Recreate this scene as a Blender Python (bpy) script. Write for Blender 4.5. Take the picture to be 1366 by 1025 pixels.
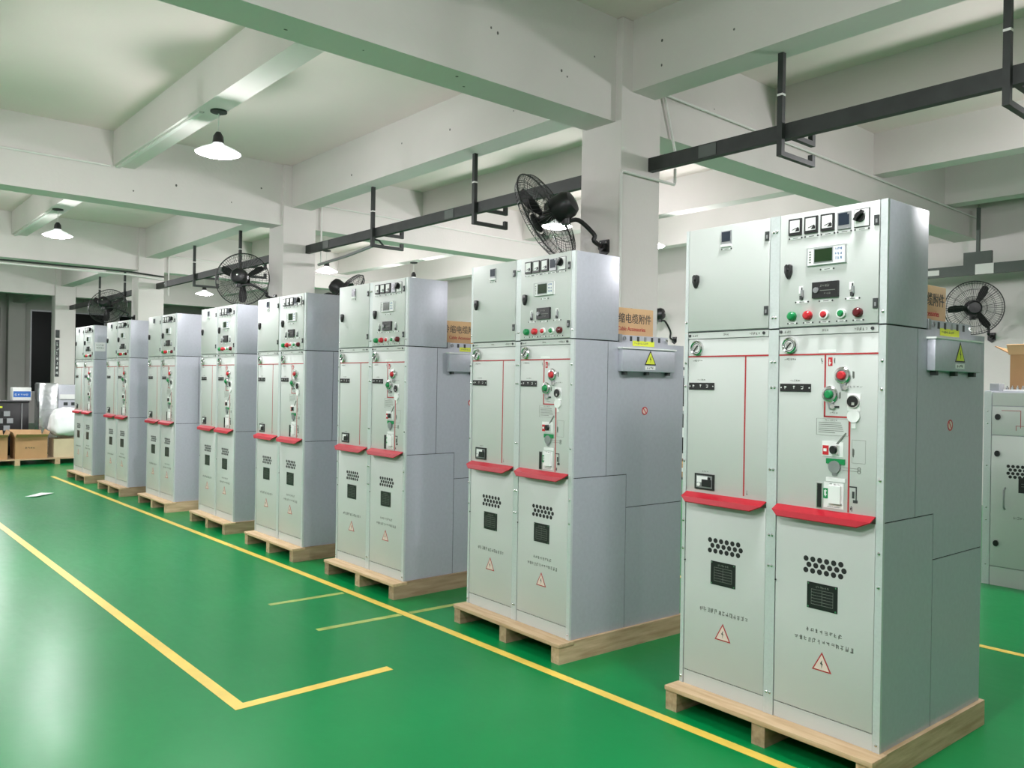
import bpy, bmesh, math, random
from mathutils import Vector, Matrix
from math import sin, cos, pi, radians

for o in list(bpy.data.objects):
    bpy.data.objects.remove(o, do_unlink=True)
scene = bpy.context.scene
COL = scene.collection
rnd = random.Random(7)

# ------------------------------------------------------------------ camera
YAW, PITCH, ROLL = -0.86198, 0.00004, 0.01653
fwd = Vector((sin(YAW) * cos(PITCH), cos(YAW) * cos(PITCH), -sin(PITCH)))
right = Vector((cos(YAW), -sin(YAW), 0))
up = right.cross(fwd)
r2 = right * cos(ROLL) + up * sin(ROLL)
u2 = -right * sin(ROLL) + up * cos(ROLL)
cd = bpy.data.cameras.new('camera')
cd.sensor_width = 36.0
cd.lens = 1095.856 / 1366 * 36.0
cd.clip_start, cd.clip_end = 0.05, 200
cam = bpy.data.objects.new('camera', cd)
COL.objects.link(cam)
M = Matrix((r2, u2, -fwd)).transposed().to_4x4()
M.translation = Vector((2.22779, -3.24116, 1.55513))
cam.matrix_world = M
scene.camera = cam

# ------------------------------------------------------------------ world / exposure
w = bpy.data.worlds.new('night'); scene.world = w
w.use_nodes = True
w.node_tree.nodes['Background'].inputs['Color'].default_value = (0.02, 0.025, 0.03, 1)
w.node_tree.nodes['Background'].inputs['Strength'].default_value = 1.0
vs = scene.view_settings
vs.view_transform = 'Standard'
vs.look = 'None'
vs.gamma = 1
vs.use_curve_mapping = False
vs.exposure = 0.48
LAMP_POWER = 72.0      # downward cone of each lamp
LAMP_SPILL = 92.0       # light that leaks sideways and up past the shade
LAMP_COLOR = (1.0, 0.97, 1.0)

# ------------------------------------------------------------------ materials
def mat(name, col, rough=0.5, metal=0.0, var=0.0, scale=6.0, bump=0.0, bscale=60.0, spec=0.5,
        emit=None, estr=0.0, stretch=None, coat=0.0, col2=None, objvar=0.0):
    m = bpy.data.materials.new(name); m.use_nodes = True
    nt = m.node_tree; b = nt.nodes['Principled BSDF']; b.distribution = 'GGX'
    b.inputs['Roughness'].default_value = rough
    b.inputs['Metallic'].default_value = metal
    b.inputs['Specular IOR Level'].default_value = spec
    b.inputs['Coat Weight'].default_value = coat
    b.inputs['Coat Roughness'].default_value = 0.08
    c = (*col, 1)
    b.inputs['Base Color'].default_value = c
    tc = None
    if var or bump or col2:
        tc = nt.nodes.new('ShaderNodeTexCoord')
        mp = nt.nodes.new('ShaderNodeMapping')
        if stretch: mp.inputs['Scale'].default_value = stretch
        nt.links.new(tc.outputs['Object'], mp.inputs['Vector'])
    last = None
    if var or col2:
        n = nt.nodes.new('ShaderNodeTexNoise')
        n.inputs['Scale'].default_value = scale
        n.inputs['Detail'].default_value = 5
        nt.links.new(mp.outputs[0], n.inputs['Vector'])
        r = nt.nodes.new('ShaderNodeValToRGB')
        r.color_ramp.elements[0].position = 0.3
        r.color_ramp.elements[1].position = 0.7
        if col2:
            r.color_ramp.elements[0].color = (*col2, 1); r.color_ramp.elements[1].color = c
        else:
            r.color_ramp.elements[0].color = tuple(max(0, x * (1 - var)) for x in col) + (1,)
            r.color_ramp.elements[1].color = tuple(min(1, x * (1 + var)) for x in col) + (1,)
        nt.links.new(n.outputs['Fac'], r.inputs['Fac'])
        last = r.outputs['Color']
    if objvar:
        oi = nt.nodes.new('ShaderNodeObjectInfo')
        mr = nt.nodes.new('ShaderNodeMapRange')
        mr.inputs['To Min'].default_value = 1 - objvar; mr.inputs['To Max'].default_value = 1 + objvar
        nt.links.new(oi.outputs['Random'], mr.inputs['Value'])
        hs = nt.nodes.new('ShaderNodeHueSaturation')
        nt.links.new(mr.outputs[0], hs.inputs['Value'])
        if last: nt.links.new(last, hs.inputs['Color'])
        else: hs.inputs['Color'].default_value = c
        last = hs.outputs['Color']
    if last: nt.links.new(last, b.inputs['Base Color'])
    if bump:
        n2 = nt.nodes.new('ShaderNodeTexNoise'); n2.inputs['Scale'].default_value = bscale
        n2.inputs['Detail'].default_value = 3
        nt.links.new(mp.outputs[0], n2.inputs['Vector'])
        bp = nt.nodes.new('ShaderNodeBump'); bp.inputs['Strength'].default_value = bump
        bp.inputs['Distance'].default_value = 0.01
        nt.links.new(n2.outputs['Fac'], bp.inputs['Height'])
        nt.links.new(bp.outputs[0], b.inputs['Normal'])
    if emit:
        b.inputs['Emission Color'].default_value = (*emit, 1)
        b.inputs['Emission Strength'].default_value = estr
    return m

MT = {}
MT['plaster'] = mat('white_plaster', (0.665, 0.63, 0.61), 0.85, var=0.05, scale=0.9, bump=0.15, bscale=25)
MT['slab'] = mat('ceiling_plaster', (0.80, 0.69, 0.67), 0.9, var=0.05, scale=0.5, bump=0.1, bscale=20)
MT['spot'] = mat('anchor_hole_grey', (0.10, 0.10, 0.09), 0.9)
MT['floor'] = mat('green_epoxy', (0.001, 0.20, 0.050), 0.29, var=0.08, scale=0.7, bump=0.05, bscale=9.0, spec=0.18)
def floor_gloss(m):
    """uneven gloss of the rolled epoxy"""
    nt = m.node_tree; b = nt.nodes['Principled BSDF']
    tc = nt.nodes.new('ShaderNodeTexCoord'); mp = nt.nodes.new('ShaderNodeMapping'); mp.inputs['Scale'].default_value = (1.2, 4.0, 1)
    mp.inputs['Rotation'].default_value = (0, 0, 0.5)
    n = nt.nodes.new('ShaderNodeTexNoise'); n.inputs['Scale'].default_value = 3.2; n.inputs['Detail'].default_value = 6; n.inputs['Distortion'].default_value = 1.5
    r = nt.nodes.new('ShaderNodeMapRange'); r.inputs['From Min'].default_value = .35; r.inputs['From Max'].default_value = .65
    r.inputs['To Min'].default_value = .278; r.inputs['To Max'].default_value = .31
    nt.links.new(tc.outputs['Object'], mp.inputs['Vector']); nt.links.new(mp.outputs[0], n.inputs['Vector'])
    nt.links.new(n.outputs['Fac'], r.inputs['Value']); nt.links.new(r.outputs[0], b.inputs['Roughness'])
floor_gloss(MT['floor'])
MT['tape'] = mat('yellow_floor_paint', (0.80, 0.56, 0.10), 0.35, var=0.10, scale=5)
MT['tapefaded'] = mat('worn_yellow_floor_paint', (0.36, 0.44, 0.10), 0.3, var=0.25, scale=9)
MT['paint'] = mat('pale_grey_green_enamel', (0.55, 0.572, 0.553), 0.42, bump=0.03, bscale=350)
MT['zinc'] = mat('zinc_sheet', (0.49, 0.50, 0.56), 0.40, metal=0.25, var=0.035, scale=45, bump=0.04, bscale=240)
MT['post'] = mat('zinc_post', (0.60, 0.64, 0.64), 0.38, metal=0.25, var=0.04, scale=90, bump=0.06, bscale=260)
MT['gap'] = mat('dark_gap', (0.012, 0.013, 0.013), 0.8)
MT['red'] = mat('red_enamel', (0.41, 0.007, 0.020), 0.36)
MT['mimic'] = mat('dark_red_line', (0.42, 0.025, 0.03), 0.5)
MT['black'] = mat('black_plastic', (0.012, 0.012, 0.013), 0.35)
MT['dark'] = mat('charcoal_print', (0.03, 0.035, 0.035), 0.5)
MT['ink'] = mat('grey_ink', (0.17, 0.18, 0.16), 0.6)
MT['white'] = mat('white_plastic', (0.80, 0.81, 0.80), 0.4)
MT['chrome'] = mat('chrome', (0.72, 0.72, 0.72), 0.18, metal=1.0)
MT['steelgrey'] = mat('grey_steel', (0.33, 0.34, 0.35), 0.4, metal=0.6)
MT['lcd'] = mat('green_lcd', (0.012, 0.035, 0.010), 0.2)
MT['bluelcd'] = mat('blue_grey_lcd', (0.018, 0.028, 0.045), 0.2)
MT['green'] = mat('green_button', (0.005, 0.24, 0.07), 0.3)
MT['redb'] = mat('red_button', (0.55, 0.02, 0.03), 0.3)
MT['dkred'] = mat('dark_red_button', (0.12, 0.01, 0.015), 0.25)
MT['yellow'] = mat('warning_yellow', (0.72, 0.78, 0.05), 0.5)
MT['pink'] = mat('pale_sticker', (0.75, 0.62, 0.55), 0.5)
MT['bluetext'] = mat('blue_print', (0.08, 0.17, 0.38), 0.5)
MT['wood'] = mat('pine_wood', (0.62, 0.46, 0.29), 0.7, col2=(0.46, 0.31, 0.17), scale=3.0, stretch=(1.5, 14, 14), bump=0.12, bscale=8, objvar=0.18)
MT['woody'] = mat('pine_wood_lengthwise', (0.52, 0.38, 0.24), 0.72, col2=(0.33, 0.22, 0.12), scale=3.0, stretch=(14, 1.5, 14), bump=0.12, bscale=8, objvar=0.25)
MT['card'] = mat('cardboard', (0.42, 0.245, 0.115), 0.85, var=0.08, scale=4)
MT['cardlight'] = mat('light_cardboard', (0.60, 0.38, 0.20), 0.85, var=0.05, scale=4)
MT['cardpale'] = mat('pale_cardboard', (0.56, 0.47, 0.31), 0.85, var=0.08, scale=4)
MT['rail'] = mat('dark_painted_steel', (0.022, 0.026, 0.024), 0.55, var=0.25, scale=8)
MT['pvc'] = mat('white_conduit', (0.70, 0.70, 0.67), 0.45)
MT['cast'] = mat('black_fan_paint', (0.010, 0.010, 0.011), 0.4)
MT['wire'] = mat('fan_cage_wire', (0.016, 0.016, 0.017), 0.4)
MT['shade'] = mat('white_lamp_shade', (0.75, 0.77, 0.76), 0.4, spec=0.4, emit=(0.95, 1.0, 1.0), estr=0.55)
MT['bulb'] = mat('lit_lamp', (0.9, 0.9, 0.9), 0.5, emit=(0.95, 1.0, 1.0), estr=45.0)
MT['foil'] = mat('silver_film', (0.62, 0.64, 0.65), 0.22, metal=0.8, bump=0.6, bscale=14)
MT['cloth'] = mat('white_foam_sheet', (0.86, 0.87, 0.88), 0.7)
MT['blue'] = mat('blue_print_sign', (0.03, 0.14, 0.50), 0.5)
MT['night'] = mat('dark_window_glass', (0.008, 0.011, 0.010), 0.3, spec=0.08)
MT['bluegrey'] = mat('grey_bin_plastic', (0.30, 0.32, 0.33), 0.5)
MT['bronze'] = mat('dark_olive_steel', (0.075, 0.09, 0.08), 0.5)

# ------------------------------------------------------------------ mesh helpers
class FR:
    """a flat frame: u, v in the plane, d along the normal"""
    def __init__(s, o, ex, ev, n):
        s.o, s.ex, s.ev, s.n = Vector(o), Vector(ex), Vector(ev), Vector(n)
    def p(s, u, v, d): return s.o + s.ex * u + s.ev * v + s.n * d
def FRONT(y): return FR((0, y, 0), (1, 0, 0), (0, 0, 1), (0, -1, 0))
def SIDE(x): return FR((x, 0, 0), (0, 1, 0), (0, 0, 1), (1, 0, 0))

class MB:
    def __init__(s, *mats):
        s.v, s.f, s.m, s.mats = [], [], [], [MT[k] for k in mats]
    def _add(s, vs, fs, mi):
        b = len(s.v); s.v += [tuple(v) for v in vs]
        for f in fs: s.f.append([b + i for i in f]); s.m.append(mi)
        return s
    def box(s, x0, x1, y0, y1, z0, z1, mi=0):
        vs = [(x, y, z) for z in (z0, z1) for y in (y0, y1) for x in (x0, x1)]
        return s._add(vs, [(0, 2, 3, 1), (4, 5, 7, 6), (0, 1, 5, 4), (2, 6, 7, 3), (0, 4, 6, 2), (1, 3, 7, 5)], mi)
    def prism(s, fr, pts, d0, d1, mi=0):
        n = len(pts)
        vs = [fr.p(u, v, d0) for u, v in pts] + [fr.p(u, v, d1) for u, v in pts]
        fs = [tuple(range(n))[::-1], tuple(range(n, 2 * n))] + [(i, (i + 1) % n, n + (i + 1) % n, n + i) for i in range(n)]
        return s._add(vs, fs, mi)
    def rect(s, fr, u0, u1, v0, v1, d0, d1, mi=0):
        return s.prism(fr, [(u0, v0), (u1, v0), (u1, v1), (u0, v1)], d0, d1, mi)
    def disc(s, fr, u, v, r, d0, d1, mi=0, n=16, sx=1.0):
        return s.prism(fr, [(u + r * sx * cos(2 * pi * i / n), v + r * sin(2 * pi * i / n)) for i in range(n)], d0, d1, mi)
    def ring(s, fr, u, v, r0, r1, d0, d1, mi=0, n=20):
        vs = []
        for i in range(n):
            a = 2 * pi * i / n
            for r, d in ((r0, d0), (r1, d0), (r1, d1), (r0, d1)):
                vs.append(fr.p(u + r * cos(a), v + r * sin(a), d))
        fs = []
        for i in range(n):
            j = (i + 1) % n
            for k in range(4): fs.append((i * 4 + k, i * 4 + (k + 1) % 4, j * 4 + (k + 1) % 4, j * 4 + k))
        return s._add(vs, fs, mi)
    def outline(s, fr, pts, wd, d0, d1, mi=0):
        """closed outline of a convex polygon, inset by wd"""
        cx = sum(p[0] for p in pts) / len(pts); cy = sum(p[1] for p in pts) / len(pts)
        k = 1 - wd
        for i in range(len(pts)):
            a, b = pts[i], pts[(i + 1) % len(pts)]
            ai = (cx + (a[0] - cx) * k, cy + (a[1] - cy) * k); bi = (cx + (b[0] - cx) * k, cy + (b[1] - cy) * k)
            s.prism(fr, [a, b, bi, ai], d0, d1, mi)
        return s
    def tube(s, path, r, n=8, mi=0, cap=True):
        pts = [Vector(p) for p in path]; rs = r if isinstance(r, (list, tuple)) else [r] * len(pts)
        vs, fs = [], []
        t0 = (pts[1] - pts[0]).normalized()
        ref = Vector((0, 0, 1)) if abs(t0.z) < 0.9 else Vector((1, 0, 0))
        nx = t0.cross(ref).normalized()
        for i, p in enumerate(pts):
            a = pts[max(i - 1, 0)]; b = pts[min(i + 1, len(pts) - 1)]
            t = (b - a).normalized()
            nx = (nx - t * nx.dot(t)).normalized(); ny = t.cross(nx)
            for k in range(n):
                an = 2 * pi * k / n
                vs.append(p + (nx * cos(an) + ny * sin(an)) * rs[i])
        m = len(pts)
        for i in range(m - 1):
            for k in range(n):
                fs.append((i * n + k, i * n + (k + 1) % n, (i + 1) * n + (k + 1) % n, (i + 1) * n + k))
        if cap: fs += [tuple(range(n))[::-1], tuple(range((m - 1) * n, m * n))]
        return s._add(vs, fs, mi)
    def lathe(s, o, ax, prof, n=24, mi=0):
        """prof: (radius, distance along ax)"""
        o, ax = Vector(o), Vector(ax).normalized()
        ref = Vector((0, 0, 1)) if abs(ax.z) < 0.9 else Vector((1, 0, 0))
        a = ax.cross(ref).normalized(); b = ax.cross(a)
        vs, fs = [], []
        for r, d in prof:
            for k in range(n):
                t = 2 * pi * k / n
                vs.append(o + ax * d + (a * cos(t) + b * sin(t)) * r)
        for i in range(len(prof) - 1):
            for k in range(n):
                fs.append((i * n + k, i * n + (k + 1) % n, (i + 1) * n + (k + 1) % n, (i + 1) * n + k))
        return s._add(vs, fs, mi)
    def glyphs(s, fr, u0, u1, v0, v1, count, seed, d=0.0006, mi=0, th=0.12):
        """rows of small stroke marks, the look of printed characters too small to read"""
        rg = random.Random(seed); cw = (u1 - u0) / count; h = v1 - v0
        for i in range(count):
            a = u0 + cw * (i + 0.08); b = u0 + cw * (i + 0.92) - cw * 0.08; t = h * th
            for k in range(rg.randint(2, 3)):
                z = v0 + h * (0.08 + 0.84 * rg.random()); q = rg.random() * 0.3
                s.rect(fr, a + (b - a) * q, b - (b - a) * rg.random() * 0.3, z - t / 2, z + t / 2, 0, d, mi)
            for k in range(rg.randint(1, 3)):
                x = a + (b - a) * rg.random(); q = rg.random() * 0.4
                s.rect(fr, x - t / 2, x + t / 2, v0 + h * q, v1 - h * rg.random() * 0.3, 0, d, mi)
        return s
    def build(s, name, parent=None, bevel=0.0, smooth=False, loc=None, rot=None):
        me = bpy.data.meshes.new(name)
        me.from_pydata(s.v, [], s.f)
        for m in s.mats: me.materials.append(m)
        me.polygons.foreach_set('material_index', s.m)
        bm = bmesh.new(); bm.from_mesh(me)
        if bevel:
            bmesh.ops.bevel(bm, geom=list(bm.edges), offset=bevel, segments=2, affect='EDGES', profile=0.5)
        bmesh.ops.recalc_face_normals(bm, faces=list(bm.faces))
        bm.to_mesh(me); bm.free()
        if smooth or bevel:
            me.polygons.foreach_set('use_smooth', [True] * len(me.polygons))
            me.set_sharp_from_angle(angle=radians(35))
        o = bpy.data.objects.new(name, me); COL.objects.link(o)
        if parent: o.parent = parent
        if loc: o.location = loc
        if rot: o.rotation_euler = rot
        return o

def tag(o, label=None, cat=None, group=None, kind=None):
    if label: o['label'] = label
    if cat: o['category'] = cat
    if group: o['group'] = group
    if kind: o['kind'] = kind
    return o
def empty(name, loc=(0, 0, 0), rz=0.0):
    e = bpy.data.objects.new(name, None); COL.objects.link(e)
    e.empty_display_size = 0.1
    e.location = loc; e.rotation_euler = (0, 0, rz)
    return e
def copy_tree(o, parent=None, skip=()):
    c = o.copy(); COL.objects.link(c); c.parent = parent
    for ch in o.children:
        if ch.name.split('.')[0] in skip: continue
        copy_tree(ch, c, skip)
    return c
def text_mesh(name, body, size, m, parent=None, sx=1.0, align='LEFT'):
    """flat lettering in the XY plane"""
    cu = bpy.data.curves.new(name, 'FONT'); cu.body = body; cu.size = size; cu.align_x = align
    cu.extrude = 0.0006
    t = bpy.data.objects.new(name, cu); COL.objects.link(t)
    bpy.context.view_layer.update()
    me = bpy.data.meshes.new_from_object(t.evaluated_get(bpy.context.evaluated_depsgraph_get()))
    bpy.data.objects.remove(t, do_unlink=True)
    me.materials.clear(); me.materials.append(MT[m]); me.name = name
    for v in me.vertices: v.co.x *= sx
    o = bpy.data.objects.new(name, me); COL.objects.link(o)
    if parent: o.parent = parent
    return o
def structure(mb, name, label, cat, bevel=0.0):
    return tag(mb.build(name, bevel=bevel), label, cat, kind='structure')

# ------------------------------------------------------------------ the room
SLAB, TB, LB, SB = 4.47, 3.65, 3.90, 4.06
X0, X1, Y0, Y1 = -28.6, 13.0, -9.0, 9.0
floor = structure(MB('floor').box(X0, X1, Y0, Y1, -0.12, 0), 'floor', 'glossy green epoxy factory floor', 'floor')
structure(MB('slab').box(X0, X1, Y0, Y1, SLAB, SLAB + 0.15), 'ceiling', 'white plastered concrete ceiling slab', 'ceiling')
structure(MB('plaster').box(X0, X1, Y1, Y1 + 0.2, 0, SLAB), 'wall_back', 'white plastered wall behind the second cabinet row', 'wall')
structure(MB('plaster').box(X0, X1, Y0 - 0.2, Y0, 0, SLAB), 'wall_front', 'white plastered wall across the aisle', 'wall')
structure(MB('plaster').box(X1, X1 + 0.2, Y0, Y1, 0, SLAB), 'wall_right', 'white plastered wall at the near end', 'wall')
# end wall with window openings
WO = [(-6.6, -2.2), (-1.6, 1.45), (2.3, 4.6), (5.0, 8.4)]
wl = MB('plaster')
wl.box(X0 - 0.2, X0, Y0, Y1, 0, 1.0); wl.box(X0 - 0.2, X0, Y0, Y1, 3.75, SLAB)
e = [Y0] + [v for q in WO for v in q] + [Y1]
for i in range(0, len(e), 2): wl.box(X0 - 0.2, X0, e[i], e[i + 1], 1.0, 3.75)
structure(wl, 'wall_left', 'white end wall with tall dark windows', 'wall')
for i, (a, b) in enumerate(WO):
    wd = tag(empty('window_%d' % (i + 1), (X0 - 0.1, (a + b) / 2, 1.0)), 'dark night-time window in the far end wall', 'window', 'far end windows', 'structure')
    h = (b - a) / 2
    MB('steelgrey').box(-.03, .03, -h, h, 0, .05).box(-.03, .03, -h, h, 2.70, 2.75).box(-.03, .03, -h, -h + .05, .05, 2.70).box(-.03, .03, h - .05, h, .05, 2.70).box(-.02, .02, -.02, .02, .05, 2.70).build('window_frame', wd)
    MB('night').box(-.006, .006, -h + .05, -.02, .05, 2.70).build('pane', wd)
    MB('night').box(-.006, .006, .02, h - .05, .05, 2.70).build('pane', wd)
WORD = ['beside the first cabinets', 'beside the middle of the row', 'beyond the end of the row', 'in the dim far area', 'by the far end wall']
COLX = [(-2.585, -2.145), (-8.655, -8.205), (-15.02, -14.58), (-22.05, -21.62), (-28.55, -28.15)]
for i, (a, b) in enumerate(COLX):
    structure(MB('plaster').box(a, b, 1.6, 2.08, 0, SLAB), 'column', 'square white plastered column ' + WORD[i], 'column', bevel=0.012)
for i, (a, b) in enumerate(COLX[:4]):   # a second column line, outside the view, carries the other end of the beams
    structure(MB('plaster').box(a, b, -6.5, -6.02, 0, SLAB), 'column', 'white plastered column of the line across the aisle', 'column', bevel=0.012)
TBX = [(3.75, 4.07), (-2.53, -2.21), (-8.58, -8.245), (-14.95, -14.63), (-21.98, -21.67)]
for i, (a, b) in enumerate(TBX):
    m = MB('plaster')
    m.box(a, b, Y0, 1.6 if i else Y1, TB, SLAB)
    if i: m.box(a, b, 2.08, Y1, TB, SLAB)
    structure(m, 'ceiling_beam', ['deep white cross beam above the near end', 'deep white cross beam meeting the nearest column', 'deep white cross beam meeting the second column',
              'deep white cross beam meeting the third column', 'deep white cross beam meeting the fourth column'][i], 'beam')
ED = [X1] + [v for a, b in TBX for v in (b, a)] + [X0]
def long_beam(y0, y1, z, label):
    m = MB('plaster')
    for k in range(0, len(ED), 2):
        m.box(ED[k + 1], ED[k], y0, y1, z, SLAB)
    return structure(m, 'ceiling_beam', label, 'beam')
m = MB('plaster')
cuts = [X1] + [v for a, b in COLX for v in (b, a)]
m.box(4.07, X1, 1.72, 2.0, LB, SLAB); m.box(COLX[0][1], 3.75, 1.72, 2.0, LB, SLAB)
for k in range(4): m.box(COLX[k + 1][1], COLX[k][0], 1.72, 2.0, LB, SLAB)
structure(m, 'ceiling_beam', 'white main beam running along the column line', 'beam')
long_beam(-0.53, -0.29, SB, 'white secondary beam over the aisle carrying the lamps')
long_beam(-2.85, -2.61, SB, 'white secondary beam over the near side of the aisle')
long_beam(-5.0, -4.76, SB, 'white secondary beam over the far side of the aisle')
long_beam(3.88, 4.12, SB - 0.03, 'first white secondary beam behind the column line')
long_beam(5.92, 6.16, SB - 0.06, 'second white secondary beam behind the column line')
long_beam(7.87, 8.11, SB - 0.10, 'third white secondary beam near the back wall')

# floor markings
def marking(pts, wd, m='tape', z=0.0015, bend=None):
    """strip along a polyline"""
    vs, fs = [], []
    P = [Vector((*p, 0)) for p in pts]
    for i, p in enumerate(P):
        t = (P[min(i + 1, len(P) - 1)] - P[max(i - 1, 0)]).normalized(); n = Vector((-t.y, t.x, 0)) * wd / 2
        vs += [p + n, p - n, p + n + Vector((0, 0, z)), p - n + Vector((0, 0, z))]
    for i in range(len(P) - 1):
        a, b = i * 4, i * 4 + 4
        fs += [(a + 2, a + 3, b + 3, b + 2), (a, a + 2, b + 2, b), (a + 1, b + 1, b + 3, a + 3)]
    k = len(vs) - 4
    fs += [(0, 1, 3, 2), (k, k + 2, k + 3, k + 1)]
    mb = MB(m); mb._add(vs, fs, 0)
    return mb.build('line_marking', floor)
marking([(3.6, -.175), (-2, -.175), (-4, -.195), (-8, -.27), (-12.1, -.335)], .056)
marking([(-1.53, -1.665), (-7.6, -1.705), (-16, -1.78)], .062)
marking([(-1.562, -1.634), (-1.575, -.82)], .062)
marking([(-3.16, -.80), (-3.14, -.235)], .05, 'tapefaded', .001)
marking([(-2.435, -.81), (-2.41, -.215)], .05, 'tapefaded', .001)
marking([(-2.405, -.14), (-2.37, .9)], .05, 'tapefaded', .001)
marking([(3.6, 2.30), (.28, 2.225), (-3, 2.19), (-13, 2.15)], .055)

# small anchor holes on the plaster
def spots(parent_label, fr, pts, r=.012):
    mb = MB('spot')
    for u, v in pts: mb.disc(fr, u, v, r * rnd.uniform(.6, 1.3), 0, .001, 0, 8, rnd.uniform(.6, 1.2))
    return mb
beam1 = [o for o in COL.objects if o.get('label') == 'deep white cross beam meeting the nearest column'][0]
beam2 = [o for o in COL.objects if o.get('label') == 'deep white cross beam meeting the second column'][0]
spots('', SIDE(-2.21), [(.32, 4.02), (.38, 4.0), (1.0, 3.9), (1.06, 3.87), (1.35, 4.1), (2.9, 4.05), (3.3, 3.85)]).build('anchor_hole', beam1)
spots('', FR((0, 0, TB), (1, 0, 0), (0, 1, 0), (0, 0, -1)), [(-2.35, -.6), (-2.3, .1), (-2.42, .25), (-2.4, -1.1)], .010).build('anchor_hole', beam1)
spots('', SIDE(-8.245), [(.2, 3.95), (.9, 3.85), (1.3, 4.1), (-.3, 3.8)], .014).build('anchor_hole', beam2)
mbm = [o for o in COL.objects if o.get('label') == 'white main beam running along the column line'][0]
spots('', FRONT(1.72), [(-1.85, 4.22), (-1.85, 4.03), (-3.6, 4.1), (-4.6, 4.15), (-2.95, 4.05), (-5.5, 4.2), (-6.6, 4.05), (-1.2, 4.1)], .012).build('anchor_hole', mbm)

# ------------------------------------------------------------------ switchgear cabinet
def warning_triangle(mb, fr, u, v, wd, h, d, mo, mi_, ml):
    pts = [(u - wd / 2, v), (u + wd / 2, v), (u, v + h)]
    mb.prism(fr, pts, 0, d, mo)
    cx, cy = u, v + h / 3
    mb.prism(fr, [(cx + (a - cx) * .80, cy + (b - cy) * .80) for a, b in pts], d, d * 1.5, mi_)
    s = h
    mb.prism(fr, [(u + .05 * s, v + .62 * s), (u - .08 * s, v + .40 * s), (u + .0 * s, v + .38 * s), (u - .02 * s, v + .36 * s)], d * 1.5, d * 2, ml)
    mb.prism(fr, [(u - .01 * s, v + .42 * s), (u + .07 * s, v + .42 * s), (u - .01 * s, v + .16 * s), (u + .01 * s, v + .34 * s)], d * 1.5, d * 2, ml)

def label_plate(mb, fr, u, v, wd=.05, h=.010, mw=0, md=1):
    mb.rect(fr, u - wd / 2, u + wd / 2, v - h / 2, v + h / 2, 0, .002, mw)
    for s in (-1, 1): mb.disc(fr, u + s * (wd / 2 + .001), v, .0038, 0, .003, md, 6)
    mb.rect(fr, u - wd * .22, u + wd * .22, v - .0012, v + .0012, .002, .0024, md)

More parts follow.
